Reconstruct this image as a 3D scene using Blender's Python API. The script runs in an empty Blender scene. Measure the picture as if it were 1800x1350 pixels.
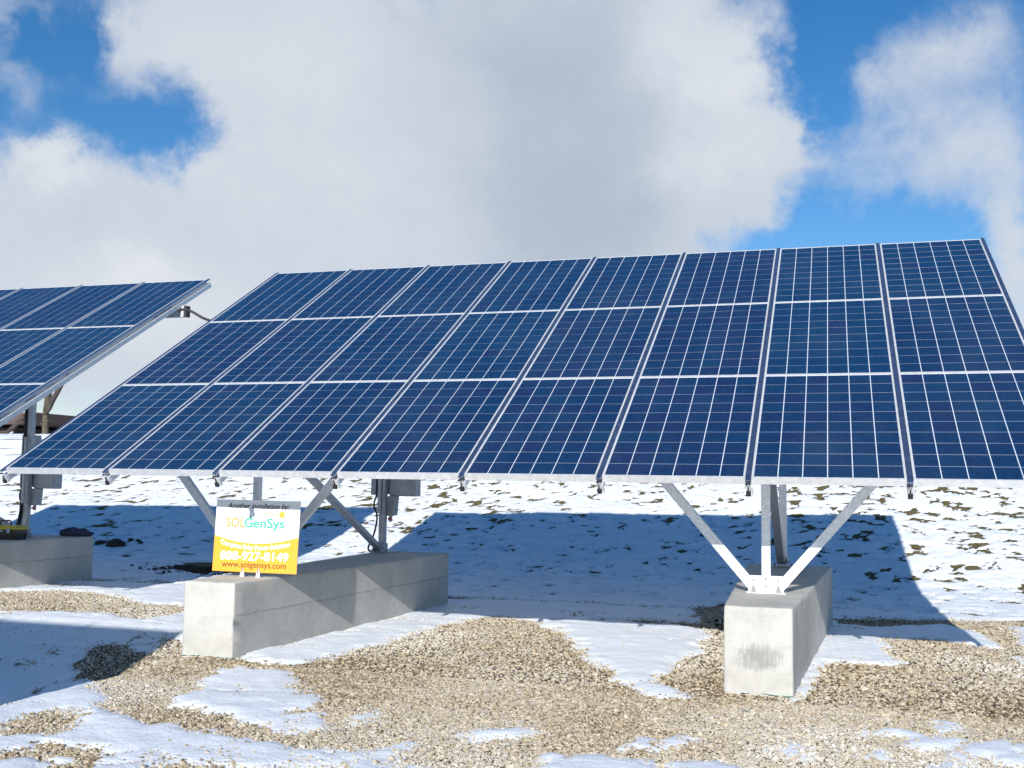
import bpy, bmesh, math, random
import numpy as np
from mathutils import Vector, Matrix
random.seed(7); rng = np.random.default_rng(11)
sc = bpy.context.scene
col = sc.collection
D = bpy.data

# ------------------------------------------------------------------ camera
cam = D.cameras.new('camera'); camo = D.objects.new('camera', cam); col.objects.link(camo)
cam.sensor_width = 36; cam.lens = 37.08; cam.clip_start = .05; cam.clip_end = 4000
Rv = Vector((0.9559, 0.2933, 0.0148)); Fv = Vector((-0.2922, 0.9519, 0.0926)).normalized()
Rv = (Rv - Fv*Rv.dot(Fv)).normalized(); Uv = Rv.cross(Fv)
M = Matrix((Rv, Uv, -Fv)).transposed().to_4x4(); M.translation = Vector((0, 0, 1.394))
camo.matrix_world = M
sc.camera = camo
sc.render.resolution_x = 1024; sc.render.resolution_y = 768

# ------------------------------------------------------------------ light
SUN = Vector((-0.080, 0.917, -0.391)).normalized()      # direction the light travels
sun = D.lights.new('sun', 'SUN'); sun.energy = 4.6; sun.angle = math.radians(.5); sun.color = (1, .975, .935)
suno = D.objects.new('sun', sun); col.objects.link(suno)
suno.rotation_euler = SUN.to_track_quat('-Z', 'Y').to_euler(); suno.location = (3, -10, 12)
sc.view_settings.view_transform = 'Standard'; sc.view_settings.look = 'None'
sc.view_settings.gamma = 1; sc.view_settings.use_curve_mapping = False
sc.view_settings.exposure = 0.42
sc.render.engine = 'CYCLES'

world = D.worlds.new('World'); sc.world = world; world.use_nodes = True
nt = world.node_tree; nt.nodes.clear(); NL = nt.links
def N(t, **k):
    n = nt.nodes.new(t)
    for a, b in k.items(): setattr(n, a, b)
    return n
def mth(op, a, b=None, c=None, clamp=False):
    n = N('ShaderNodeMath', operation=op, use_clamp=clamp)
    for i, v in enumerate((a, b, c)):
        if v is None: continue
        if isinstance(v, (int, float)): n.inputs[i].default_value = v
        else: NL.new(v, n.inputs[i])
    return n.outputs[0]
tc = N('ShaderNodeTexCoord'); sep = N('ShaderNodeSeparateXYZ'); NL.new(tc.outputs['Generated'], sep.inputs[0])
azm = mth('MULTIPLY', mth('ARCTAN2', sep.outputs[0], sep.outputs[1]), 57.2958)
elv = mth('MULTIPLY', mth('ARCSINE', sep.outputs[2]), 57.2958)
# cloud wisps: warp the direction with noise before shaping the clouds
def noise(scale, detail, rough, off=0.0, stretch=1.0):
    mp = N('ShaderNodeMapping'); mp.inputs['Location'].default_value = (off, off*.7, off*1.3)
    mp.inputs['Scale'].default_value = (1, 1, stretch)
    NL.new(tc.outputs['Generated'], mp.inputs[0])
    n = N('ShaderNodeTexNoise'); n.inputs['Scale'].default_value = scale
    n.inputs['Detail'].default_value = detail; n.inputs['Roughness'].default_value = rough
    NL.new(mp.outputs[0], n.inputs['Vector']); return n.outputs['Fac'], n.outputs['Color']
wf, wc = noise(9, 5, .6, 3.1)
wsep = N('ShaderNodeSeparateXYZ'); NL.new(wc, wsep.inputs[0])
wf2, wc2 = noise(34, 6, .62, 7.7)
wsep2 = N('ShaderNodeSeparateXYZ'); NL.new(wc2, wsep2.inputs[0])
A_ = mth('ADD', mth('MULTIPLY_ADD', mth('SUBTRACT', wsep.outputs[0], .5), 8.0, azm), mth('MULTIPLY', mth('SUBTRACT', wsep2.outputs[0], .5), 2.6))
E_ = mth('ADD', mth('MULTIPLY_ADD', mth('SUBTRACT', wsep.outputs[1], .5), 6.0, elv), mth('MULTIPLY', mth('SUBTRACT', wsep2.outputs[1], .5), 2.2))
POS = [(-23.59, 18.61, 14.92, 9.52, 1), (-12.85, 20.27, 8.89, 10.48, 1), (-32.37, 23.26, 7.3, 3.49, 0.9), (-7.21, 19.55, 4.13, 6.35, 0.9), (-5.08, 16.57, 3.49, 2.86, 0.6), (-2.07, 17.56, 1.9, 1.59, 0.5), (-36.79, 12.12, 12.7, 3.49, 1), (-41.83, 15.35, 2.7, 1.9, 0.9), (-32.62, 15.08, 4.76, 2.86, 0.6), (-9.37, 13.14, 5.4, 3.49, 0.7), (-39.41, 9.6, 9.52, 2.86, 0.7), (5.14, 21.05, 4.9, 2.3, 0.50), (4.6, 17.59, 3.6, 2.7, 0.42), (6.0, 15.9, 3.6, 2.8, 0.40), (1.4, 15.2, 4.0, 1.5, 0.26), (1.6, 20.3, 2.6, .9, .28), (8.2, 12.6, 1.8, 3.2, .3), (-38, 5.5, 8, 2.6, .75), (8.88, 12.22, 2.22, 4.76, 0.45), (8.52, 8.37, 1.9, 3.81, 0.4), (-37.9, 19.2, 2.4, 2.6, 0.62), (-30.5, 18.5, 4.5, 4, .35), (-34.5, 22.5, 3.5, 3, .3), (-43.04, 18.28, 2.54, 0.79, 0.25), (-43.98, 21.0, 0.95, 1.9, 0.3), (-42.8, 19.2, 2.6, 1.2, 0.55), (-43.5, 22.6, 2.5, .9, .4), (7.85, 21.48, 2.86, 1.59, 0.2)]
NEG = [(-36.3, 17.2, 3.2, 2.3, -1.0), (-40.4, 19.4, 5.0, 3.2, -0.5), (-1.6, 12.6, 4.4, 2.2, -0.6), (-0.6, 18.6, 1.8, 2.0, -.35), (-39.77, 21.72, 1.9, 1.9, -0.5), (-0.6, 22.3, 3.0, 3.8, -0.7), (4.8, 12.2, 2.4, 2.0, -.3)]
SHD = [(-14.08, 17.36, 6.03, 7.62, -1), (-15.75, 23.12, 6.35, 3.81, -0.55), (-36.81, 12.69, 6.98, 1.9, -0.2), (-5.66, 21.46, 2.22, 2.86, 0.6), (-6.6, 17.21, 3.17, 1.59, 0.5), (-41.57, 15.39, 1.9, 1.27, 0.6), (-26.64, 16.39, 6.35, 4.76, 0.3), (-37, 8.5, 6, 3, .5), (-31, 22, 5, 2.5, .25), (-35.91, 11.33, 1.9, 1.9, 0.5), (-8.45, 23.54, 1.9, 1.9, 0.4), (-12.48, 13.17, 4.76, 3.81, -0.5)]
def blobs(L, a, e):
    acc = None
    for (u, v, ru, rv, am) in L:
        x2 = mth('POWER', mth('ABSOLUTE', mth('MULTIPLY', mth('SUBTRACT', a, u), 1/ru)), 2.0)
        r2 = mth('ADD', x2, mth('POWER', mth('ABSOLUTE', mth('MULTIPLY', mth('SUBTRACT', e, v), 1/rv)), 2.0))
        g = mth('MULTIPLY', mth('POWER', .36, r2), am)
        acc = g if acc is None else mth('ADD', acc, g)
    return acc
dens = blobs(POS + NEG, A_, E_)
nb, _ = noise(11, 10, .64, 1.3)
cum, _ = noise(2.4, 6, .55, 5.0, 1.8)      # scattered cumulus for the rest of the sky
dens = mth('ADD', dens, mth('MULTIPLY', mth('SUBTRACT', nb, .5), 1.05))
# the rest of the sky: fair-weather clouds, thin towards the zenith
rest = mth('MULTIPLY', mth('SUBTRACT', cum, .68, None, True), 3.0)
dens = mth('ADD', dens, rest)
mlow = N('ShaderNodeMapRange', interpolation_type='SMOOTHSTEP'); NL.new(elv, mlow.inputs[0])
mlow.inputs[1].default_value = 11; mlow.inputs[2].default_value = 1; mlow.inputs[3].default_value = 0; mlow.inputs[4].default_value = .55
dens = mth('ADD', dens, mlow.outputs[0])
mr = N('ShaderNodeMapRange', interpolation_type='SMOOTHSTEP'); NL.new(dens, mr.inputs[0])
mr.inputs[1].default_value = .06; mr.inputs[2].default_value = 1.12
cover = mr.outputs[0]
shade = mth('ADD', blobs(SHD, A_, E_), mth('MULTIPLY', mth('SUBTRACT', nb, .5), .9))
edge = mth('MULTIPLY', mth('SUBTRACT', 1.1, dens, None, True), .35)
shade = mth('ADD', shade, edge)
cr = N('ShaderNodeValToRGB'); NL.new(mth('MULTIPLY_ADD', shade, .42, .5), cr.inputs[0])
els = cr.color_ramp.elements
els[0].position = .0; els[0].color = (.50, .58, .69, 1)
els[1].position = 1; els[1].color = (.95, .97, 1.0, 1)
m_ = els.new(.5); m_.color = (.67, .735, .83, 1)
sky = N('ShaderNodeTexSky', sky_type='NISHITA'); sky.sun_disc = False
sky.sun_elevation = math.radians(23.0); sky.sun_rotation = math.radians(175)
sky.air_density = 1.0; sky.dust_density = 0.0; sky.ozone_density = 3.0
hs = N('ShaderNodeHueSaturation'); hs.inputs['Saturation'].default_value = 1.32; hs.inputs['Value'].default_value = 1.0
NL.new(sky.outputs[0], hs.inputs['Color'])
bg1 = N('ShaderNodeBackground'); 
tint = N('ShaderNodeMix', data_type='RGBA', blend_type='MULTIPLY'); tint.inputs[0].default_value = 1
NL.new(hs.outputs[0], tint.inputs[6]); tint.inputs[7].default_value = (1.0, .925, .96, 1)
NL.new(tint.outputs[2], bg1.inputs[0]); bg1.inputs[1].default_value = .093
bg2 = N('ShaderNodeBackground'); NL.new(cr.outputs[0], bg2.inputs[0]); bg2.inputs[1].default_value = .68
mx = N('ShaderNodeMixShader'); NL.new(cover, mx.inputs[0]); NL.new(bg1.outputs[0], mx.inputs[1]); NL.new(bg2.outputs[0], mx.inputs[2])
wo = N('ShaderNodeOutputWorld'); NL.new(mx.outputs[0], wo.inputs[0])

# ------------------------------------------------------------------ helpers
def mat(name, base=(.5, .5, .5), rough=.6, metal=0.0, coat=0.0, spec=.5):
    m = D.materials.new(name); m.use_nodes = True
    b = m.node_tree.nodes['Principled BSDF']
    b.inputs['Base Color'].default_value = (*base, 1); b.inputs['Roughness'].default_value = rough
    b.inputs['Metallic'].default_value = metal; b.inputs['Coat Weight'].default_value = coat
    b.inputs['Specular IOR Level'].default_value = spec
    return m
class G:                                       # small wrapper for node graphs in a material
    def __init__(s, m): s.t = m.node_tree; s.b = s.t.nodes['Principled BSDF']
    def n(s, t, ins=None, **k):
        n = s.t.nodes.new(t)
        for a, b in k.items(): setattr(n, a, b)
        for a, b in (ins or {}).items():
            if hasattr(b, 'is_output'): s.t.links.new(b, n.inputs[a])
            else: n.inputs[a].default_value = b
        return n
    def l(s, a, b): s.t.links.new(a, b)
    def pos(s): return s.n('ShaderNodeNewGeometry').outputs['Position']
    def obj(s): return s.n('ShaderNodeTexCoord').outputs['Object']
    def noise(s, vec, scale, detail=4, rough=.55, sc=(1, 1, 1)):
        mp = s.n('ShaderNodeMapping', {0: vec, 'Scale': sc})
        return s.n('ShaderNodeTexNoise', {'Vector': mp.outputs[0], 'Scale': scale, 'Detail': detail, 'Roughness': rough}).outputs[0]
    def ramp(s, fac, stops):
        r = s.n('ShaderNodeValToRGB', {0: fac}); e = r.color_ramp.elements
        e[0].position, e[0].color = stops[0][0], (*stops[0][1], 1)
        e[1].position, e[1].color = stops[-1][0], (*stops[-1][1], 1)
        for p, c in stops[1:-1]: x = e.new(p); x.color = (*c, 1)
        return r.outputs[0]
    def mix(s, fac, a, b, mode='MIX'):
        return s.n('ShaderNodeMix', {0: fac, 6: a if hasattr(a, 'is_output') else (*a, 1), 7: b if hasattr(b, 'is_output') else (*b, 1)}, data_type='RGBA', blend_type=mode).outputs[2]
    def rng(s, v, a, b, c=0.0, d=1.0, sm=True):
        return s.n('ShaderNodeMapRange', {0: v, 1: a, 2: b, 3: c, 4: d}, interpolation_type='SMOOTHSTEP' if sm else 'LINEAR').outputs[0]
    def m(s, op, a, b=0.0, clamp=False): return s.n('ShaderNodeMath', {0: a, 1: b}, operation=op, use_clamp=clamp).outputs[0]
    def bump(s, h, dist, strength=1.0):
        s.l(s.n('ShaderNodeBump', {'Height': h, 'Distance': dist, 'Strength': strength}).outputs[0], s.b.inputs['Normal'])

class MB:
    def __init__(s): s.v = []; s.f = []
    def add(s, vs, fs):
        o = len(s.v); s.v += [tuple(v) for v in vs]; s.f += [tuple(i+o for i in f) for f in fs]; return s
    def box(s, x0, x1, y0, y1, z0, z1):
        return s.add([(x, y, z) for z in (z0, z1) for y in (y0, y1) for x in (x0, x1)],
                     [(0, 2, 3, 1), (4, 5, 7, 6), (0, 1, 5, 4), (2, 6, 7, 3), (0, 4, 6, 2), (1, 3, 7, 5)])
    def bar(s, p, q, w, d, side=(1, 0, 0)):    # square tube from p to q
        p = Vector(p); q = Vector(q); a = (q-p).normalized(); u = Vector(side); u = (u-a*u.dot(a)).normalized(); v = a.cross(u)
        c = [u*w/2+v*d/2, -u*w/2+v*d/2, -u*w/2-v*d/2, u*w/2-v*d/2]
        return s.add([p+k for k in c]+[q+k for k in c], [(3, 2, 1, 0), (4, 5, 6, 7)]+[(i, (i+1) % 4, 4+(i+1) % 4, 4+i) for i in range(4)])
    def tube(s, pts, r, n=10, caps=True):
        pts = [Vector(p) for p in pts]; rs = r if isinstance(r, (list, tuple)) else [r]*len(pts); vs = []
        u0 = None
        for i, p in enumerate(pts):
            a = (pts[min(i+1, len(pts)-1)]-pts[max(i-1, 0)]).normalized()
            if u0 is None: u0 = a.orthogonal().normalized()
            u0 = (u0-a*u0.dot(a)).normalized(); v = a.cross(u0)
            vs += [p+(u0*math.cos(2*math.pi*k/n)+v*math.sin(2*math.pi*k/n))*rs[i] for k in range(n)]
        fs = [(i*n+k, i*n+(k+1) % n, (i+1)*n+(k+1) % n, (i+1)*n+k) for i in range(len(pts)-1) for k in range(n)]
        if caps: fs += [tuple(range(n-1, -1, -1)), tuple(range((len(pts)-1)*n, len(pts)*n))]
        return s.add(vs, fs)
    def prism(s, poly, y0, y1):                # poly in x,z extruded along y
        n = len(poly)
        return s.add([(x, y0, z) for x, z in poly]+[(x, y1, z) for x, z in poly],
                     [tuple(range(n)), tuple(range(2*n-1, n-1, -1))]+[(i, n+i, n+(i+1) % n, (i+1) % n) for i in range(n)])
    def mesh(s, name, m, smooth=False):
        me = D.meshes.new(name); me.from_pydata(s.v, [], s.f)
        if m: me.materials.append(m)
        bm = bmesh.new(); bm.from_mesh(me); bmesh.ops.recalc_face_normals(bm, faces=bm.faces); bm.to_mesh(me); bm.free()
        if smooth: me.polygons.foreach_set('use_smooth', [True]*len(me.polygons))
        return me
    def build(s, name, m, parent=None, bevel=0.0, smooth=False):
        return link(name, s.mesh(name, m, smooth), parent, bevel)
def link(name, me, parent=None, bevel=0.0):
    o = D.objects.new(name, me); col.objects.link(o)
    if parent: o.parent = parent
    if bevel:
        b = o.modifiers.new('bevel', 'BEVEL'); b.width = bevel; b.segments = 2; b.limit_method = 'ANGLE'
    return o
def empty(name, loc=(0, 0, 0)):
    o = D.objects.new(name, None); o.empty_display_size = .2; o.location = loc; col.objects.link(o); return o
def tag(o, label=None, cat=None, group=None, kind=None):
    for k, v in (('label', label), ('category', cat), ('group', group), ('kind', kind)):
        if v: o[k] = v
    return o
KIDS = {}
def copy_tree(o, parent=None):
    c = o.copy(); col.objects.link(c); c.parent = parent
    for k in list(o.children): copy_tree(k, c)
    return c
def npmesh(name, V, F, m, smooth=False, attr=None):
    me = D.meshes.new(name); V = np.asarray(V, np.float32); F = np.asarray(F, np.int32); k = F.shape[1]
    me.vertices.add(len(V)); me.vertices.foreach_set('co', V.ravel())
    me.loops.add(F.size); me.loops.foreach_set('vertex_index', F.ravel())
    me.polygons.add(len(F)); me.polygons.foreach_set('loop_start', np.arange(0, F.size, k, dtype=np.int32))
    me.polygons.foreach_set('loop_total', np.full(len(F), k, np.int32))
    me.polygons.foreach_set('use_smooth', np.full(len(F), smooth))
    for an, (dom, vals) in (attr or {}).items():
        a = me.attributes.new(an, 'FLOAT', dom); a.data.foreach_set('value', np.asarray(vals, np.float32))
    me.materials.append(m); me.update(calc_edges=True); me.validate(); return me
def hsh(ix, iy, s):
    h = (ix.astype(np.int64)*374761393 + iy.astype(np.int64)*668265263 + s*1442695041) & 0xffffffff
    h = ((h ^ (h >> 13))*1274126177) & 0xffffffff
    return ((h ^ (h >> 16)) & 0xffff)/65535.0
def vn(x, y, s=0):
    ix = np.floor(x); iy = np.floor(y); fx = x-ix; fy = y-iy; fx = fx*fx*fx*(fx*(fx*6-15)+10); fy = fy*fy*fy*(fy*(fy*6-15)+10)
    a = hsh(ix, iy, s); b = hsh(ix+1, iy, s); c = hsh(ix, iy+1, s); d = hsh(ix+1, iy+1, s)
    return (a*(1-fx)+b*fx)*(1-fy)+(c*(1-fx)+d*fx)*fy
def fbm(x, y, s=0, o=4, g=.5):
    r = 0; a = 1; t = 0
    for i in range(o): r = r+a*(vn(x*2**i+i*17.3, y*2**i-i*9.1, s+i)-.5); t += a; a *= g
    return r/t*2
def ss(t): t = np.clip(t, 0, 1); return t*t*(3-2*t)

# ------------------------------------------------------------------ materials
snow_m = mat('snow', (.86, .88, .91), .55, spec=.3); g = G(snow_m); P = g.pos()
c = g.mix(g.rng(g.noise(P, 5, 6, .65, (1, 1, 1)), .35, .7), (.82, .85, .88), (.91, .92, .935))
sy = g.n('ShaderNodeSeparateXYZ', {0: P}).outputs[1]
sp = g.rng(g.noise(P, 17, 5, .68, (.45, 1, 1)), .645, .70); spz = g.m('MULTIPLY', sp, g.rng(sy, 13.2, 15.5, .25, .85))
c = g.mix(spz, c, (.20, .16, .09)); g.l(c, g.b.inputs['Base Color'])
g.bump(g.m('ADD', g.noise(P, 22, 6, .7), g.m('MULTIPLY', g.noise(P, 120, 3, .6), .25)), .02, .55)

soil_m = mat('bare_ground', (.2, .15, .09), .95, spec=.2); g = G(soil_m); P = g.pos()
sy = g.n('ShaderNodeSeparateXYZ', {0: P}).outputs[1]
vor = g.n('ShaderNodeTexVoronoi', {'Vector': P, 'Scale': 42.0})
gc = g.ramp(g.n('ShaderNodeSeparateColor', {0: vor.outputs['Color']}).outputs[0], [(0, (.16, .11, .06)), (.4, (.33, .26, .16)), (.75, (.46, .39, .27)), (1, (.30, .28, .24))])
gc = g.mix(g.rng(vor.outputs[0], .25, .75), gc, (.10, .075, .045))
tf = g.ramp(g.noise(P, 6, 6, .7), [(.3, (.085, .065, .035)), (.5, (.135, .115, .05)), (.7, (.20, .16, .085))])
g.l(g.mix(g.rng(sy, 12.6, 13.4), gc, tf), g.b.inputs['Base Color'])
g.bump(g.m('SUBTRACT', 1.0, vor.outputs[0]), .02)

stone_m = mat('crushed_stone', rough=.85, spec=.3); g = G(stone_m)
at = g.n('ShaderNodeAttribute', attribute_name='tone').outputs['Fac']
c = g.ramp(at, [(0, (.17, .13, .08)), (.16, (.34, .27, .175)), (.38, (.50, .425, .305)), (.58, (.58, .515, .41)), (.74, (.38, .365, .33)), (.86, (.68, .63, .54)), (1, (.80, .775, .72))])
c = g.mix(g.m('MULTIPLY', g.rng(g.noise(g.pos(), 90, 3), .4, .7), .35), c, (.23, .16, .08)); g.l(c, g.b.inputs['Base Color'])

grass_m = mat('dry_grass', rough=.8, spec=.2); g = G(grass_m)
at = g.n('ShaderNodeAttribute', attribute_name='tone').outputs['Fac']
g.l(g.ramp(at, [(0, (.07, .055, .02)), (.35, (.13, .12, .035)), (.7, (.20, .16, .07)), (1, (.30, .24, .12))]), g.b.inputs['Base Color'])

cell_m = mat('silicon_cell', (.012, .045, .15), (.25), coat=.55, spec=.5); g = G(cell_m); P = g.pos()
dirt = g.rng(g.noise(P, 1.7, 6, .62, (1, .5, 1)), .38, .75, .0, .10)
g.b.inputs['Coat Roughness'].default_value = .06
at = g.n('ShaderNodeAttribute', attribute_name='tone').outputs['Fac']
vo = g.n('ShaderNodeTexVoronoi', {'Vector': P, 'Scale': 75.0})
vc = g.n('ShaderNodeSeparateColor', {0: vo.outputs['Color']}).outputs[0]
c0 = g.ramp(at, [(0, (.011, .015, .056)), (.3, (.007, .018, .058)), (.6, (.006, .022, .063)), (1, (.006, .028, .074))])
c1 = g.mix(g.rng(vc, 0, 1, .0, .6, False), c0, (.009, .042, .118)); c1 = g.mix(g.rng(g.noise(P, 260, 2), .68, .74, 0, .5), c1, (.03, .085, .17))
c1 = g.mix(dirt, c1, (.10, .15, .20)); g.l(c1, g.b.inputs['Base Color'])
g.l(g.rng(g.noise(P, 2.3, 5, .6), .3, .7, .16, .38), g.b.inputs['Roughness'])
back_m = mat('white_backsheet', (.62, .67, .74), .4, coat=.6)
frame_m = mat('anodised_aluminium', (.78, .78, .76), .38, .35)
g = G(frame_m); g.l(g.mix(g.rng(g.noise(g.pos(), 25, 4), .3, .7), (.64, .645, .64), (.76, .76, .75)), g.b.inputs['Base Color'])
capst_m = mat('rail_cover_aluminium', (.33, .38, .47), .28, .9)
g = G(capst_m); g.l(g.mix(g.rng(g.noise(g.pos(), 14, 5), .35, .65), (.24, .31, .46), (.34, .42, .58)), g.b.inputs['Base Color'])
galv_m = mat('galvanised_steel', (.68, .70, .72), .45, .45)
g = G(galv_m); vo = g.n('ShaderNodeTexVoronoi', {'Vector': g.pos(), 'Scale': 60.0})
g.l(g.mix(g.n('ShaderNodeSeparateColor', {0: vo.outputs['Color']}).outputs[0], (.60, .62, .64), (.76, .77, .78)), g.b.inputs['Base Color'])
dark_m = mat('black_rubber', (.02, .02, .022), .6)
boxg_m = mat('grey_enclosure_paint', (.36, .38, .39), .45); g = G(boxg_m)
g.l(g.mix(g.rng(g.noise(g.pos(), 18, 5, .6), .35, .7), (.33, .35, .36), (.41, .43, .44)), g.b.inputs['Base Color'])
pole_m = mat('dull_steel', (.42, .43, .45), .5, .5); g = G(pole_m)
g.l(g.mix(g.rng(g.noise(g.pos(), 30, 5, .6), .35, .7), (.36, .37, .39), (.5, .51, .53)), g.b.inputs['Base Color'])
bolt_m = mat('bolt_steel', (.25, .25, .26), .4, .8)
red_m = mat('red_warning_print', (.45, .05, .04), .5)
green_m = mat('green_membrane', (.05, .36, .22), .6)

def concrete(name, joint, stain):
    m = mat(name, rough=.85, spec=.25); g = G(m); O = g.obj(); s = g.n('ShaderNodeSeparateXYZ', {0: O})
    n1 = g.noise(O, 2.6, 6, .6); n2 = g.noise(O, 14, 6, .7)
    c = g.ramp(g.m('ADD', g.m('MULTIPLY', n1, .6), g.m('MULTIPLY', n2, .4)), [(.33, (.37, .355, .32)), (.5, (.465, .45, .41)), (.66, (.54, .52, .475))])
    # faint form-board streaks and pour lines
    st = g.rng(g.noise(O, 3, 5, .6, (1, .35, 9)), .55, .72, 0, .22); c = g.mix(st, c, (.33, .31, .28))
    pr = g.n('ShaderNodeTexVoronoi', {'Vector': O, 'Scale': 26.0}); pits = g.m('MULTIPLY', g.rng(pr.outputs[0], .06, .11, 1, 0), g.rng(g.n('ShaderNodeSeparateColor', {0: pr.outputs['Color']}).outputs[0], .72, .75))
    c = g.mix(g.m('MULTIPLY', pits, .75), c, (.16, .15, .13))
    h = g.m('MULTIPLY', g.noise(O, 40, 5, .65), .4)
    h = g.m('SUBTRACT', h, pits)
    if joint:
        wob = g.m('MULTIPLY', g.m('SUBTRACT', g.noise(O, 5, 4), .5), .03)
        dz = g.m('ABSOLUTE', g.m('SUBTRACT', g.m('ADD', s.outputs[2], wob), .325))
        j = g.rng(dz, .002, .006, 1, 0); j = g.m('MULTIPLY', j, g.rng(s.outputs[1], .03, .08)); c = g.mix(g.m('MULTIPLY', j, .32), c, (.17, .16, .145)); h = g.m('SUBTRACT', h, g.m('MULTIPLY', j, 1.5))
        c = g.mix(g.rng(s.outputs[2], .31, .34, 0, .10), c, (.62, .60, .55))
    if stain:
        gx = g.m('POWER', g.m('ABSOLUTE', g.m('MULTIPLY', s.outputs[0], 5.2)), 2.0)
        gz = g.m('POWER', g.m('ABSOLUTE', g.m('MULTIPLY', g.m('SUBTRACT', s.outputs[2], .25), 9.0)), 2.0)
        blob = g.m('ADD', g.m('SUBTRACT', 1.0, g.m('ADD', gx, gz)), g.m('MULTIPLY', g.m('SUBTRACT', g.noise(O, 26, 6, .75, (1.6, 1, .5)), .5), 3.2))
        front = g.rng(s.outputs[1], .03, .06, 1, 0)
        c = g.mix(g.m('MULTIPLY', g.rng(blob, 0, 1.2, 0, .8), front), c, (.22, .22, .21))
    g.l(c, g.b.inputs['Base Color']); g.bump(h, .004, .8); return m
conc_a = concrete('concrete_with_pour_line', True, False); conc_b = concrete('concrete_with_grey_stain', False, True)

# ------------------------------------------------------------------ terrain
PX = np.array([-50, 12.4, 14, 14.8, 15.4, 16.2, 16.9, 17.5, 18.5, 25, 27, 60, 400, 3000]); PZ = np.array([0, 0, .03, .08, .19, .37, .54, .69, .90, 2.62, 2.78, 2.9, 4, 4])
def zg(x, y):
    x = np.asarray(x, float); y = np.asarray(y, float)
    sh = np.clip(.13*(1-x), 0, 2.4)*ss((y-12)/5)
    z = (np.interp(y-sh-.35, PX, PZ)+np.interp(y-sh, PX, PZ)*2+np.interp(y-sh+.35, PX, PZ))/4
    w = ss((y-13)/4)*ss((60-y)/20)
    z = z+w*.05*fbm(x*.5, y*.6, 40, 3)
    return z-.66*ss((8.8-y)/3.0)*ss((-4.75-x)/1.1)*ss((y+6)/6)*ss((x+16)/4)
GRAVEL = [
  [(-3.66,10.1),(-3.38,10.55),(-2.8,10.41),(-2.06,10.8),(-1.24,10.89),(-1.0,10.39),(-0.78,9.09),(-0.47,8.4),(-0.14,8.45),(0.01,8.91),(0.28,8.89),(0.5,9.32),(0.42,10.09),(0.36,10.49),(0.84,10.58),(1.11,10.4),(1.37,10.27),(1.44,9.56),(1.69,8.74),(1.06,5.56),(0.06,5.04),(-1.82,4.36),(-1.99,5.04),(-2.18,5.35),(-2.48,5.15),(-2.65,5.1),(-2.9,5.13),(-3.16,5.15),(-3.45,5.27),(-3.63,5.38),(-3.7,5.3),(-3.96,5.38),(-4.22,5.62),(-4.62,5.97),(-5.65,7.56),(-5.61,7.93),(-5.75,8.36),(-5.51,8.27),(-5.01,8.11),(-4.43,7.34),(-4.06,7.14),(-3.85,7.36),(-3.78,7.9),(-3.72,8.55),(-3.71,9.4)] ,
  [(-0.18,11.85),(0.51,12.0),(1.2,12.22),(2.48,12.72),(2.14,10.98),(1.81,11.93),(1.68,11.94),(1.58,10.76),(1.86,9.58),(1.65,8.52),(1.38,10.01),(1.31,11.1),(1.17,11.47),(1.05,11.86),(0.48,11.37),(0.04,11.44)] ,
  [(-9.72,10.08),(-9.25,10.64),(-8.69,10.76),(-7.94,10.52),(-7.22,10.05),(-6.71,10.0),(-6.45,9.61),(-6.56,9.05),(-7.13,9.19),(-7.75,9.1),(-8.53,8.86)] ,
  [(-6.26,7.74),(-6.27,7.99),(-6.08,8.05),(-5.74,7.95),(-5.54,7.75),(-4.7,6.15),(-5.89,7.39)] ,
  [(-4.42,4.93),(-4.48,5.17),(-4.45,5.34),(-4.28,5.23),(-4.13,4.86),(-4.24,4.77)] ,
  [(-4.17,4.9),(-4.25,5.13),(-4.25,5.24),(-4.09,5.03),(-4.04,4.83)] ,
  [(-4.44,8.07),(-4.4,8.61),(-4.31,9.37),(-4.19,9.09),(-4.17,8.36),(-4.23,7.87)] ,
  [(-9.6,13.89),(-9.96,14.78),(-9.72,15.38),(-8.65,13.71),(-8.77,13.31)] ,
  [(-1.57,12.1),(-1.26,12.78),(-1.03,10.43),(-1.22,10.48)] ,
]
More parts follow.
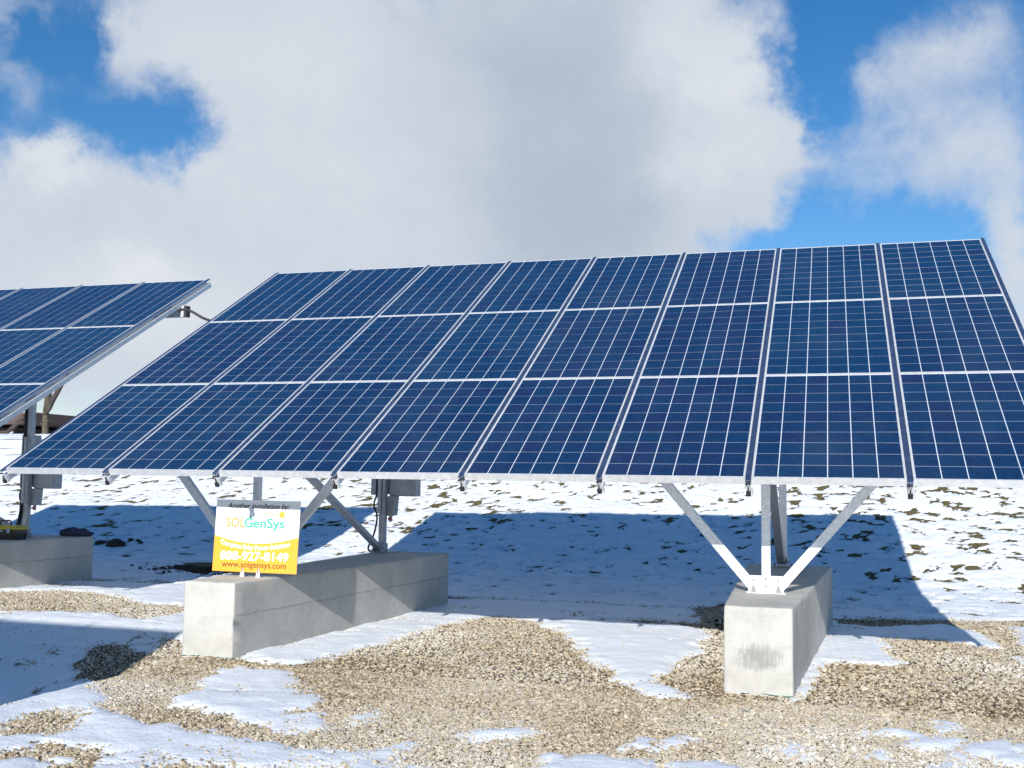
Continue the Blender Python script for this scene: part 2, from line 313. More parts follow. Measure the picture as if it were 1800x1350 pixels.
PATCH = [
  [(-2.88,10.49),(-2.3,10.78),(-1.23,10.53),(-1.15,9.45),(-1.17,8.65),(-1.24,7.84),(-1.27,7.52),(-1.07,7.16),(-1.2,7.18),(-1.33,7.4),(-1.5,7.55),(-1.64,7.93),(-1.91,8.43),(-2.1,9.05),(-2.39,9.7),(-2.75,10.01)] ,
  [(-4.37,6.83),(-4.22,7.09),(-3.87,7.04),(-3.54,6.67),(-3.39,6.35),(-3.09,6.07),(-2.86,5.77),(-2.71,5.45),(-2.83,5.36),(-3.05,5.45),(-3.32,5.53),(-3.62,5.59),(-3.91,5.71),(-4.06,5.88),(-3.98,6.0),(-4.1,6.34),(-4.29,6.59)] ,
  [(-0.28,7.25),(-0.09,10.88),(0.09,10.77),(0.34,10.38),(0.42,9.77),(0.47,9.16),(0.28,8.89),(-0.01,8.96),(-0.14,8.45),(-0.19,7.75)] ,
  [(-3.92,8.07),(-3.77,8.91),(-3.72,10.02),(-4.27,11.59),(-4.6,10.86),(-4.49,8.79),(-4.38,7.35),(-4.06,7.14),(-3.95,7.54)] ,
  [(-1.95,5.68),(-1.86,5.82),(-1.7,5.81),(-1.71,5.65),(-1.85,5.61)] ,
  [(-1.09,5.79),(-1.03,5.91),(-0.96,5.88),(-0.97,5.72),(-1.05,5.7)] ,
  [(-0.93,5.84),(-0.84,6.02),(-0.72,6.01),(-0.73,5.85),(-0.87,5.75)] ,
  [(-1.39,5.33),(-1.15,5.4),(-0.93,5.42),(-0.8,4.88),(-1.26,4.74)] ,
  [(-0.35,5.91),(-0.27,6.09),(-0.17,6.02),(-0.19,5.75),(-0.29,5.67)] ,
  [(0.04,6.51),(0.21,6.66),(0.45,6.63),(0.41,6.46),(0.26,6.47),(0.11,6.31)] ,
  [(0.25,6.25),(0.51,6.54),(0.68,6.49),(0.62,6.21),(0.42,6.15)] ,
  [(0.54,6.97),(0.74,7.09),(0.76,6.83),(0.67,6.7),(0.56,6.66)] ,
  [(0.63,6.26),(0.8,6.53),(1.04,6.44),(1.22,6.34),(1.18,6.17),(0.79,6.05)] ,
  [(0.1,5.89),(0.2,6.13),(0.3,6.0),(0.23,5.83)] ,
  [(0.42,5.94),(0.59,6.15),(0.65,6.06),(0.56,5.67),(0.41,5.62)] ,
  [(-0.75,5.42),(-0.59,5.52),(-0.39,5.53),(-0.34,5.08),(-0.7,4.91)] ,
  [(-2.76,5.8),(-2.66,5.89),(-2.58,5.75),(-2.64,5.63)] ,
  [(-2.54,5.66),(-2.54,5.77),(-2.47,5.68),(-2.47,5.58)] ,
]

def sdist(X, Y, poly):                        # signed distance, negative inside
    d = np.full(X.shape, 1e9); ins = np.zeros(X.shape, bool); n = len(poly)
    for i in range(n):
        x0, y0 = poly[i]; x1, y1 = poly[(i+1) % n]; ex, ey = x1-x0, y1-y0
        wx, wy = X-x0, Y-y0; t = np.clip((wx*ex+wy*ey)/max(ex*ex+ey*ey, 1e-9), 0, 1)
        d = np.minimum(d, (wx-ex*t)**2+(wy-ey*t)**2)
        if y0 != y1:
            c = ((y0 > Y) != (y1 > Y)) & (X < (x1-x0)*(Y-y0)/(y1-y0)+x0); ins ^= c
    return np.where(ins, -1, 1)*np.sqrt(d)
def snow_t(X, Y):                             # snow thickness above the ground (negative = bare)
    sh = X.shape; X = X.ravel(); Y = Y.ravel(); t = np.full(X.shape, .5)
    near = (Y < 15) & (Y > 2.5) & (X > -14) & (X < 6)
    x, y = X[near], Y[near]; d = np.full(x.shape, 3.0)
    for p in GRAVEL: d = np.minimum(d, sdist(x, y, p))
    for p in PATCH: d = np.maximum(d, .045-sdist(x, y, p))
    d = d+.16*fbm(x*1.9, y*1.1, 3, 5, .62)+.13*fbm(x*7, y*4.5, 9, 5, .72)
    t[near] = d
    # small bare spots scattered over the flat snow
    sp = fbm(X*2.6, Y*2.2, 21, 5, .68)
    lo = np.where((Y < 7.5) & (X < -1.5), .42, .60); lo = np.where(X < -5.2, .44, lo)
    t = np.minimum(t, (lo-sp)*.6)
    # thin dark line along the foot of the bank
    sft = np.clip(.13*(1-X), 0, 2.4)*ss((Y-12)/5)
    yl = Y-12.05-.10*fbm(X*.7, X*0, 5, 3)-.06*np.minimum(X, 0)*0; ln = np.abs(yl)-.035+.10*fbm(X*3, Y*3, 33, 4, .7)
    t = np.where((Y > 11) & (Y < 13), np.minimum(t, ln+.03), t)
    # turf showing through on the bank
    up = ss((Y-sft-13.2)/6.0); rt = ss((X+2.5)/4.0)
    h1 = fbm(X*4.4+3, Y*4.4, 50, 5, .62)+.13*fbm(X*.45, Y*.4, 71, 2)
    th = .565-.235*up-.06*rt
    h2 = fbm(X*5.2+.35*Y*5, Y*7.0, 60, 4, .6); th2 = .54-.14*up-.05*rt
    bank = np.minimum((th-h1)*.8, (th2-h2)*.4)
    t = np.where(Y > 12.6, np.minimum(t, np.where(Y < 60, bank, .3)), t)
    T = np.clip(t*.18, -.04, .022)
    T = T+np.where(T > 0, .006, .0)*fbm(X*6, Y*6, 80, 4, .6)*1.6+.010*fbm(X*1.5, Y*1.7, 90, 3)*ss(T/.02)
    T = T+np.where(Y > 12.6, .020*fbm(X*3.0, Y*3.6, 95, 4, .6)*ss(T/.02+.3), 0)
    return T.reshape(sh)
def axis(segs, lo, hi, grow=1.25):
    a = [segs[0][0]]
    for (s, e, st) in segs: a += list(np.arange(s+st, e+1e-6, st))
    L = []; st = segs[0][2]; v = a[0]
    while v > lo: st *= grow; v -= st; L.append(v)
    H = []; st = segs[-1][2]; v = a[-1]
    while v < hi: st *= grow; v += st; H.append(v)
    return np.array(L[::-1]+a+H)
def sheet(name, xs, ys, zf, m, keep=None):
    X, Y = np.meshgrid(xs, ys); Z = zf(X, Y); nx, ny = len(xs), len(ys)
    i = np.arange((nx-1)*(ny-1)); r, c = i//(nx-1), i % (nx-1); a = r*nx+c
    F = np.stack([a, a+1, a+1+nx, a+nx], 1)
    if keep is not None:
        K = keep(X, Y, Z).ravel(); F = F[K[F].any(1)]
    return link(name, npmesh(name, np.stack([X, Y, Z], -1).reshape(-1, 3), F, m, True))
gx = axis([(-21, -9, .4), (-9, 3, .2), (3, 9, .4)], -1800, 1800, 1.35); gy = axis([(2, 30, .25)], -900, 2200, 1.35)
tag(sheet('ground', gx, gy, zg, soil_m), 'gravel yard with a turf bank rising behind it', kind='structure')
sx = axis([(-21, -8.4, .08), (-8.4, 2.8, .032), (2.8, 6, .08)], -1500, 1500, 1.4)
sy_ = axis([(3.4, 12.6, .034), (12.6, 22, .05), (22, 29.5, .1)], -600, 1800, 1.4)
def zs(X, Y):
    T = snow_t(X, Y); zs.T = T; return zg(X, Y)+T
tag(sheet('snow_cover', sx, sy_, zs, snow_m, lambda X, Y, Z: zs.T > -.03), 'patchy wind-blown snow lying over gravel and turf', kind='structure')

# crushed stone scattered where the snow is bare
ICO = bmesh.new(); bmesh.ops.create_icosphere(ICO, subdivisions=1, radius=1)
ICO.free()
IV = np.array([(math.cos(k*math.pi/3), math.sin(k*math.pi/3), (-.35, .4)[k % 2]) for k in range(6)]+[(0, 0, 1), (0, 0, -1)])
IF = np.array([(k, (k+1) % 6, 6) for k in range(6)]+[((k+1) % 6, k, 7) for k in range(6)])
def stones(name, n, x0, x1, y0, y1, s0, s1, lim, label):
    x = rng.uniform(x0, x1, n); y = rng.uniform(y0, y1, n)
    t = snow_t(x, y); u = rng.random(n)
    # keep only what the camera side of the yard can show: a wedge in front of the photographer, with margin
    k = (t < lim*rng.random(n)**2) & (x > -.98*y-1.5) & (x < .42*y+1.2)
    x, y, u, t = x[k], y[k], u[k], t[k]; n = len(x)
    s = (s0+(s1-s0)*rng.random(n)**2.2)*np.where(rng.random(n) < .02, 1.8, 1)
    A = rng.normal(size=(n, 3, 3)); Q, _ = np.linalg.qr(A)
    sc3 = np.stack([s, s*rng.uniform(.6, .95, n), s*rng.uniform(.4, .75, n)], 1)
    V = IV[None]*rng.uniform(.68, 1.2, (n, 8, 1))*sc3[:, None]
    # mostly lying flat: mix of a random yaw and a small tilt
    ya = rng.uniform(0, 6.283, n); ti = rng.normal(0, .45, n); cy, sy2, ct, st = np.cos(ya), np.sin(ya), np.cos(ti), np.sin(ti)
    X = V[..., 0]*cy[:, None]-V[..., 1]*sy2[:, None]; Yy = V[..., 0]*sy2[:, None]+V[..., 1]*cy[:, None]; Z = V[..., 2]
    Y2 = Yy*ct[:, None]-Z*st[:, None]; Z2 = Yy*st[:, None]+Z*ct[:, None]
    V = np.stack([X+x[:, None], Y2+y[:, None], Z2+(zg(x, y)+np.maximum(t, 0)*.9+s*.25)[:, None]], -1).reshape(-1, 3)
    F = (IF[None]+(np.arange(n)*8)[:, None, None]).reshape(-1, 3)
    tone = np.repeat(np.clip(u*.66+.10+.42*(fbm(x*.9, y*1.2, 77, 4)+.12), 0, 1), 12)
    return tag(link(name, npmesh(name, V, F, stone_m, False, {'tone': ('FACE', tone)})), label, 'gravel', kind='stuff')
stones('gravel', 175000, -4.9, 2.9, 3.6, 7.2, .0065, .0145, .018, 'crushed tan and cream gravel between the snow patches')
stones('gravel', 135000, -9.8, 3.9, 7.2, 12.4, .0085, .0165, .018, 'crushed tan gravel farther back round the concrete footings')

# grass on the bank
def blades(name, n, x0, x1, y0, y1, lim, hmax, label, every=0.0):
    x = rng.uniform(x0, x1, n); y = rng.uniform(y0, y1, n); t = snow_t(x, y)
    k = ((t < lim) | (rng.random(n) < every)) & (x > -1.0*y-1.5) & (x < .42*y+1.5); x, y, t = x[k], y[k], t[k]
    k = ~((x > -11.2) & (x < -7.4) & (y < 15.4)); x, y, t = x[k], y[k], t[k]
    m = 5; cx = np.repeat(x, m)+rng.normal(0, .025, len(x)*m); cy = np.repeat(y, m)+rng.normal(0, .02, len(x)*m); n = len(cx)
    h = rng.uniform(.35, 1, n)*hmax; a = rng.uniform(0, 6.283, n); le = rng.uniform(.2, 1.1, n)*h; w = rng.uniform(.002, .0045, n)
    z = zg(cx, cy)-.005; b = rng.uniform(0, 6.283, n)
    V = np.stack([np.stack([cx-w*np.cos(b), cy-w*np.sin(b), z], -1), np.stack([cx+w*np.cos(b), cy+w*np.sin(b), z], -1),
                  np.stack([cx+le*np.cos(a)*1.2, cy+le*np.sin(a)*.8, z+h*rng.uniform(.35, 1, n)], -1)], 1).reshape(-1, 3)
    F = np.arange(n*3).reshape(-1, 3)
    return tag(link(name, npmesh(name, V, F, grass_m, False, {'tone': ('FACE', rng.random(n))})), label, 'grass', kind='stuff')
blades('grass', 150000, -19, 8, 12.6, 24, .000, .055, 'dry olive grass tufts poking through snow on the bank', .0)
blades('grass', 5000, -14, 6, 12.0, 22, -.5, .09, 'thin dead stalks standing out of the snow', .16)

# ------------------------------------------------------------------ concrete footings
H = .5824
def footing(name, loc, fx0, fx1, rx0, rx1, L, m, label, grp='concrete footings under the arrays'):
    cx = (fx0+fx1)/2
    root = empty(name, loc)
    b = MB(); zz = (-.12, 0, H)
    v = []
    for z in (-.12, H):
        v += [(fx0-cx, 0, z), (fx1-cx, 0, z), (rx1-cx, L, z), (rx0-cx, L, z)]
    b.add(v, [(3, 2, 1, 0), (4, 5, 6, 7), (0, 1, 5, 4), (1, 2, 6, 5), (2, 3, 7, 6), (3, 0, 4, 7)])
    tag(root, label, 'footing', grp)
    me = b.mesh('block', m); bm = bmesh.new(); bm.from_mesh(me)
    bmesh.ops.bevel(bm, geom=bm.edges[:], offset=.013, segments=2, affect='EDGES', profile=.6)
    for _ in range(5): bmesh.ops.subdivide_edges(bm, edges=[e for e in bm.edges if e.calc_length() > .05], cuts=1, use_grid_fill=True)
    bmesh.ops.triangulate(bm, faces=bm.faces[:])
    P = np.array([v.co[:] for v in bm.verts]); k = loc[0]
    nz = .0025*fbm(P[:, 0]*9+P[:, 2]*7+k, P[:, 1]*9+P[:, 2]*8, 5, 4)
    t = P[:, 1]/L; xl = (fx0-cx)*(1-t)+(rx0-cx)*t; xr = (fx1-cx)*(1-t)+(rx1-cx)*t
    dx = np.minimum(P[:, 0]-xl, xr-P[:, 0]); dy = np.minimum(P[:, 1], L-P[:, 1]); dz = H-P[:, 2]
    ed = np.sort(np.stack([dx, dy, dz]), 0)[1]; ch = np.clip(fbm(P[:, 1]*11+P[:, 0]*13+k, P[:, 2]*12, 8, 4, .7)-.28, 0, 1)*.05*np.clip(1-ed/.035, 0, 1)
    bm.normal_update()
    for i, v in enumerate(bm.verts): v.co += v.normal*float(nz[i]-min(ch[i], .016))
    bm.to_mesh(me); bm.free(); me.polygons.foreach_set('use_smooth', [True]*len(me.polygons))
    o = link('block', me, root)
    # ragged green membrane edge showing round the foot
    mb = MB(); r = random.Random(int(loc[0]*100)); y0 = -.004
    n = 26; xs = [fx0-cx-.02+(fx1-fx0+.04)*i/n for i in range(n+1)]
    top = []; bot = []
    for i, x in enumerate(xs): top.append((x, .01, .012)); bot.append((x, -.012-.022*r.random()**1.5, .010+.012*r.random()))
    mb.add(top+bot, [(i, i+1, n+2+i, n+1+i) for i in range(n) if r.random() < .75])
    mb.build('membrane_edge', green_m, root)
    return root
footing('concrete_footing', (-4.690, 7.30, 0), -4.915, -4.465, -5.03, -4.2, 4.05, conc_a, 'long concrete footing carrying the yellow sign in front')
footing('concrete_footing', (-.511, 7.36, 0), -.737, -.285, -.888, -.045, 4.0, conc_b, 'concrete footing with dark grey stain on its sunlit front end')
footing('concrete_footing', (-10.04, 8.0, 0), -10.27, -9.815, -10.38, -9.55, 4.05, conc_a, 'shaded concrete footing at the left edge with the toolbox on it')
footing('concrete_footing', (-14.3, 8.0, 0), -14.53, -14.07, -14.64, -13.8, 4.05, conc_b, 'far left concrete footing under the second array outside the picture')

# ------------------------------------------------------------------ solar array
W = 1.01365; ROW = 1.67; T = math.radians(29.95); Z0 = 1.445
def set_z(z):
    global Z0
    Z0 = z
Vd = Vector((0, math.cos(T), math.sin(T))); Nd = Vector((0, -math.sin(T), math.cos(T)))
def pl(u, v, n): return Vector((u, 0, Z0))+Vd*v+Nd*n      # point in the array's plane
ROT = (T, 0, 0)
PW, PL, FR = .974, 1.662, .0135
fm = MB()
for x0, x1, y0, y1 in ((0, PW, 0, FR), (0, PW, PL-FR, PL), (0, FR, FR, PL-FR), (PW-FR, PW, FR, PL-FR)): fm.box(x0, x1, y0, y1, -.048, .0025)
frame_me = fm.mesh('panel_frame', frame_m)
back_me = MB().box(FR, PW-FR, FR, PL-FR, -.008, 0).mesh('solar_panel', back_m)
CW, CL = .1526, .1594; CPX = (PW-2*FR-.004+.0068)/6; CPY = (PL-2*FR-.012+.0040)/10
def cell_vf(x, y):
    z0, z1, e = .0002, .0012, .0006
    return [(x, y, z0), (x+CW, y, z0), (x+CW, y+CL, z0), (x, y+CL, z0), (x+e, y+e, z1), (x+CW-e, y+e, z1), (x+CW-e, y+CL-e, z1), (x+e, y+CL-e, z1)], \
           [(4, 5, 6, 7), (0, 1, 5, 4), (1, 2, 6, 5), (2, 3, 7, 6), (3, 0, 4, 7)]
cell_mes = []
for k in range(10):
    v, f = cell_vf(0, 0); me = D.meshes.new('solar_cell'); me.from_pydata(v, [], f); me.materials.append(cell_m)
    a = me.attributes.new('tone', 'FLOAT', 'FACE'); a.data.foreach_set('value', [k/9]*5); cell_mes.append(me)
def cell_pos(i, j): return FR+.002+i*CPX, FR+.006+j*CPY
def solar_array(loc, nearcells, label, grp, ncol=8, detail=True, cx=(1.72, 6.124)):
    root = tag(empty('solar_array', loc), label, 'solar array', grp)
    SV, SF, ST = [], [], []
    for c in range(ncol):
        for r in range(3):
            p = link('solar_panel', back_me, root); p.location = pl(c*W+(W-PW)/2, r*ROW, 0); p.rotation_euler = ROT
            link('panel_frame', frame_me, p)
            base = rng.normal(.5, .27)
            for i in range(6):
                for j in range(10):
                    x, y = cell_pos(i, j); tone = min(1, max(0, base+rng.normal(0, .22)))
                    if rng.random() < .06: tone = 0
                    if (c, r) in nearcells:
                        q = link('solar_cell', cell_mes[int(tone*9.99)], p); q.location = (x, y, 0)
                    elif detail:
                        v, f = cell_vf(x, y); o = len(SV)
                        SV += [tuple(pl(c*W+(W-PW)/2+a, r*ROW+b_, n_)) for a, b_, n_ in v]
                        SF += [tuple(k+o for k in g_) for g_ in f]; ST += [tone]*5
    if SV:
        me = D.meshes.new('solar_cell'); me.from_pydata(SV, [], SF); me.materials.append(cell_m)
        a = me.attributes.new('tone', 'FLOAT', 'FACE'); a.data.foreach_set('value', ST)
        tag(link('solar_cell', me, root), kind='stuff')
    # rails up the slope between the columns
    for c in range(ncol+1):
        u = c*W; end = c in (0, ncol)
        rail = MB()
        rail.bar(pl(u, -.030, -.083), pl(u, 3*ROW+.02, -.083), .030, .062)
        for s in (-1, 1): rail.bar(pl(u+s*.021, -.012, -.060), pl(u+s*.021, 3*ROW, -.060), .012, .012)
        ro = rail.build('rail', galv_m, root, .002)
        MB().bar(pl(u, -.034, -.006), pl(u, 3*ROW+.03, -.006), .0345, .013).build('rail_cover', capst_m, ro, .0015)
        cp = MB().bar(pl(u, -.044, -.100), pl(u, -.029, -.100), .032, .036)
        cp.bar(pl(u, -.040, -.045), pl(u, -.036, -.083), .008, .008)
        cp.bar(pl(u-.009, -.046, -.026), pl(u-.009, -.030, -.026), .010, .014); cp.bar(pl(u+.009, -.046, -.026), pl(u+.009, -.030, -.026), .006, .010)
        cp.build('end_cap', dark_m, ro, .002)
        br = MB().bar(pl(u+.022, -.026, -.050), pl(u+.028, -.020, -.112), .010, .030); br.build('rail_bracket', frame_m, ro)
    # cross beams
    yl, yh = 1.151, 3.80
    for k, y in enumerate((yl, yh)):
        v = y/math.cos(T); o = MB()
        n0 = -.116; d = .135
        ex = .05 if k else -.25; er = ex if loc[0] < -10 else -.15; zc = pl(0, v, 0).z+n0/math.cos(T)-d/2-.01
        o.bar((-ex, y, zc), (ncol*W+er, y, zc), .085, d, (0, 1, 0))
        be = o.build('cross_beam', galv_m if k == 0 else pole_m, root, .003)
        if k:
          for s, u in ((-1, -ex-.008), (1, ncol*W+er+.008)):
            MB().bar((u-.007*s, y, zc), (u+.030*s, y, zc), .090, d+.008, (0, 1, 0)).build('beam_end_cap', dark_m, be, .003)
            MB().bar((u-.05*s, y-.0475, zc), (u-.012*s, y-.0475, zc), d+.012, .006, (0, 0, 1)).build('beam_clamp', frame_m, be)
    zl = Z0+yl*math.tan(T)-.20; zh = Z0+yh*math.tan(T)-.20
    for bi, x in enumerate(cx):
        # front: fan of three struts on a bolted shoe
        for s, name in ((-1, 'strut'), (0, 'front_post'), (1, 'strut')):
            ux = x+s*.105; h0 = H+.05 if s else H+.03
            MB().bar((ux, yl, h0), (x+s*1.215, yl, zl+.02), .072 if s else .066, .05, (0, 1, 0) if False else (1, 0, 0)).build(name, galv_m, root, .003)
        sh = MB().box(x-.130, x+.130, yl-.050, yl-.042, H+.001, H+.125).box(x-.130, x+.130, yl+.042, yl+.050, H+.001, H+.125)
        sh.box(x-.145, x+.145, yl-.075, yl+.075, H+.0005, H+.010)
        sho = sh.build('shoe_plate', galv_m, root, .0015)
        for bx, bz in ((-.092, .098), (-.0, .112), (.092, .098), (0, .055)):
            MB().tube([(x+bx, yl-.0505, H+bz), (x+bx, yl-.061, H+bz)], .009, 6).build('bolt', bolt_m, sho)
        for s in (-1, 1):
            MB().prism([(x+s*.092-.020, H+.011), (x+s*.092+.020, H+.011), (x+s*.092+.004, H+.062), (x+s*.092-.004, H+.062)], yl-.072, yl-.053).build('anchor', bolt_m, sho)
        # rear: post, brace down from the front beam
        yr = 3.90
        MB().bar((x, yr, H+.03), (x, yr, zh+.02), .072, .072).build('rear_post', pole_m if bi == 0 or loc[0] < -10 else galv_m, root, .004)
        MB().bar((x-.02 if bi else x, yr-.10, H+.055), (x+.0, yl+.02, zl-.05), .075, .05).build('brace', pole_m, root, .003)
        ft = MB().box(x-.11, x+.11, yr-.11, yr+.11, H+.0005, H+.012)
        for s in (-1, 1): ft.prism([(x+s*.045-.004, H+.012), (x+s*.045+.004, H+.012), (x+s*.045+.004, H+.10), (x+s*.045-.004, H+.10)], yr-.15, yr+.05)
        f = ft.build('foot_plate', pole_m, root, .0015)
        MB().tube([(x-.06, yr-.11, H+.06), (x+.06, yr-.11, H+.06)], .011, 6).build('bolt', bolt_m, f)
        for bx in (-.085, .085): MB().tube([(x+bx, yr-.08, H+.01), (x+bx, yr-.08, H+.04)], .010, 6).build('bolt', bolt_m, f)
    # electrical boxes on the left rear post (for the second array: on its right post, the one in view)
    x = cx[0] if loc[0] > -10 else cx[1]; yr = 3.90; yb = yr+.05
    bx = MB().box(x-.17, x+.02, yb, yb+.13, 1.235, 1.93).build('combiner_box', boxg_m, root, .006)
    MB().box(x-.175, x+.025, yb-.012, yb-.001, 1.225, 1.935).build('box_lid', boxg_m, bx, .004)
    b2 = MB().box(x+.05, x+.37, yb, yb+.16, 1.215, 1.70).build('inverter_box', boxg_m, root, .008)
    MB().box(x+.055, x+.365, yb-.014, yb-.001, 1.222, 1.69).build('box_lid', boxg_m, b2, .004)
    b3 = MB(); b3.add([(x+.035, yb-.03, .99), (x+.115, yb-.03, .99), (x+.125, yb+.08, 1.0), (x+.035, yb+.08, 1.0), (x+.030, yb-.03, 1.214), (x+.140, yb-.03, 1.214), (x+.140, yb+.08, 1.214), (x+.030, yb+.08, 1.214)],
                      [(3, 2, 1, 0), (4, 5, 6, 7), (0, 1, 5, 4), (1, 2, 6, 5), (2, 3, 7, 6), (3, 0, 4, 7)])
    b3o = b3.build('disconnect_switch', boxg_m, root, .006)
    MB().tube([(x+.065, yb+.02, .99), (x+.065, yb+.02, .925)], .020, 10).build('gland', pole_m, b3o)
    MB().box(x+.05, x+.085, yb-.0, yb+.004-.03, .945, .97).build('warning_tag', red_m, b3o)
    MB().tube([(x-.02, yr-.055, 1.9), (x-.02, yr-.055, 1.02)], .026, 12, True).build('conduit', pole_m, root, smooth=False)
    MB().tube([(x+.028, yr-.055, 1.9), (x+.028, yr-.055, 1.02)], .018, 10).build('conduit', boxg_m, root)
    for zz in (1.04, 1.12, 1.20): MB().tube([(x-.02, yr-.055, zz), (x-.02, yr-.055, zz+.02)], .033, 12).build('conduit_collar', pole_m, root)
    pts = [(x-.06, yr-.02, 1.30), (x-.075, yr-.03, 1.21), (x-.10, yr-.03, 1.14), (x-.095, yr-.03, 1.08), (x-.055, yr-.05, 1.01), (x-.045, yr-.07, .92), (x-.075, yr-.06, .80), (x-.11, yr-.05, .72), (x-.15, yr-.04, .645), (x-.155, yr-.02, .60), (x-.11, yr-.02, .60), (x-.08, yr-.04, .66)]
    MB().tube([(x-.058, yr-.035, 2.6), (x-.058, yr-.035, 1.2)]+([(x-.058, yr-.035, .9), (x-.09, yr-.045, .62)] if loc[0] < -10 else []), .024, 8).build('power_cable', dark_m, root, smooth=True)
    def sm(p, n=5):
        q = []
        for i in range(len(p)-1):
            a, b, c, d = (Vector(p[max(0, min(len(p)-1, k))]) for k in (i-1, i, i+1, i+2))
            for k in range(n):
                t = k/n; q.append(.5*((2*b)+(c-a)*t+(2*a-5*b+4*c-d)*t*t+(3*b-a-3*c+d)*t**3))
        return q+[Vector(p[-1])]
    solar_array.sm = sm
    MB().tube(sm(pts), .011, 8).build('power_cable', dark_m, root, smooth=True)
    return root
a1 = solar_array((-6.639, 7.209, 0), {(7, 0), (6, 0), (5, 0), (4, 0), (3, 0)}, 'large tilted blue solar array of eight columns filling the middle of the picture', 'ground-mounted solar arrays')
set_z(1.53)
a2 = solar_array((-7.99-8*W, 7.764, 0), {(7, 2), (7, 1), (6, 2), (6, 1), (5, 2)}, 'second solar array cut off by the left edge of the picture', 'ground-mounted solar arrays', cx=(1.5, 5.77))
set_z(1.445)
# third array of the same row system, left of the photographer: only its shadow is seen
a3 = solar_array((-4.88-8*W, -5.12, 0), {}, 'solar array standing left of the photographer, seen only by its shadow', 'ground-mounted solar arrays', detail=False)
for fx in (-4.88-8*W+1.72, -4.88-8*W+6.124):
    footing('concrete_footing', (fx, -5.0, 0), fx-.225, fx+.225, fx-.42, fx+.42, 4.05, conc_a, 'concrete footing under the array left of the photographer, nearer its %s end' % ('left' if fx < -10 else 'right'))

# cable between the two arrays
cpts = [(-7.90, 11.36, 3.48), (-7.83, 11.36, 3.50), (-7.72, 11.38, 3.47), (-7.55, 11.40, 3.38), (-7.35, 11.40, 3.33), (-7.15, 11.38, 3.33), (-6.9, 11.3, 3.36), (-6.72, 11.12, 3.42)]
cb = MB().tube(solar_array.sm(cpts), .016, 8).build('linking_cable', dark_m, smooth=True)
tag(cb, 'black cable hanging between the left array and the large array', 'cable')

# ------------------------------------------------------------------ sign
sgn = tag(empty('yard_sign', (-4.99, 7.80, .622)), 'yellow and white installer sign standing on the front of the concrete footing', 'sign')
SW, SHt = .770, .592
def flat(name, base, rough=.45): return mat(name, base, rough, spec=.4)
s_white = flat('sign_white', (.86, .86, .85)); s_yel = flat('sign_yellow', (.80, .37, .035)); s_grey = flat('sign_grey', (.33, .38, .47))
s_blk = flat('sign_black_ink', (.03, .03, .045)); s_brn = flat('sign_brown_ink', (.20, .07, .015)); s_grn = flat('sign_green_ink', (.035, .42, .27)); s_org = flat('sign_orange_ink', (.72, .32, .06)); s_edge = flat('sign_mid_grey', (.42, .46, .50))
bd = MB().box(0, SW, 0, .006, 0, SHt).build('board', s_white, sgn)
n = 40; vs = []
def arc(x): return .298-.062*(1-((x-SW/2)/(SW/2))**2)
for i in range(n+1): x = SW*i/n; vs += [(x, -.0015, 0), (x, -.0015, arc(x)), (x, -.0003, 0), (x, -.0003, arc(x))]
yb = MB().add(vs, [(4*i, 4*i+4, 4*i+5, 4*i+1) for i in range(n)]+[(4*i+1, 4*i+5, 4*i+7, 4*i+3) for i in range(n)]+[(4*i+2, 4*i+3, 4*i+7, 4*i+6) for i in range(n)]).build('yellow_panel', s_yel, bd)
def text(body, size, x, z, m, name='lettering', bold=0.0, shear=0.0, width=None, bend=None, y=-.0018, sx=1.0):
    cu = D.curves.new('t', 'FONT'); cu.body = body; cu.size = size; cu.shear = shear; cu.offset = bold; cu.extrude = .0004; cu.resolution_u = 5
    cu.align_x = 'LEFT'
    o = D.objects.new('t', cu); col.objects.link(o); bpy.context.view_layer.update()
    me = D.meshes.new_from_object(o.evaluated_get(bpy.context.evaluated_depsgraph_get())); D.objects.remove(o); D.curves.remove(cu)
    xs = [v.co.x for v in me.vertices]; x0, x1 = min(xs), max(xs); k = width/(x1-x0) if width else sx
    for v in me.vertices:
        X = (v.co.x-x0)*k; Z = v.co.y; v.co = (x+X, y-v.co.z, z+Z+(bend(x+X) if bend else 0))
    me.name = name; me.materials.clear(); me.materials.append(m)
    return link(name, me, bd)
text('Another installation by:', .062, .105, .523, s_blk, bold=.0008, shear=.22, width=.565)
text('SOL', .108, .10, .368, s_org, bold=.0026, width=.175)
text('G', .108, .270, .368, s_grn, bold=.0022, width=.078); text('enSys', .108, .352, .368, s_grn, bold=.0024, width=.285)
sw = MB().tube([(.268+.11*t, -.0022, .400+.075*math.sin(t*1.45)) for t in [i/12 for i in range(13)]], .0032, 6); sw.build('lettering', s_grn, bd)
MB().box(.375, .585, -.0024, -.0006, .4755, .4815).build('plug_cord', s_org, bd)
pg = MB().prism([(.612+.030*math.cos(a*math.pi/8), .478+.026*math.sin(a*math.pi/8)) for a in range(4, 13)]+[(.628, .452), (.628, .504)], -.0025, -.0006); pg.build('plug', s_yel, bd)
MB().box(.628, .668, -.0025, -.0006, .490, .497).box(.628, .668, -.0025, -.0006, .459, .466).build('plug_prong', s_yel, bd)
text('Complete Solar Power Solutions', .050, .063, -.052, s_white, bold=.002, width=.635, bend=arc)
text('888-927-8149', .098, .065, .098, s_white, bold=.0026, width=.625)
text('www.solgensys.com', .070, .085, .038, s_brn, bold=.0012, width=.590)
for x in (.285, .430):
    c = MB().prism([(x-.022, -.040), (x+.022, -.040), (x+.006, .034), (x-.006, .034)], -.016, -.004).build('clip', frame_m, sgn, .002)
    MB().box(x-.004, x+.004, -.020, -.0165, -.004, .036).build('clip_pin', flat('rusty_brown', (.32, .12, .05)) if x < .3 else D.materials['rusty_brown'], c)
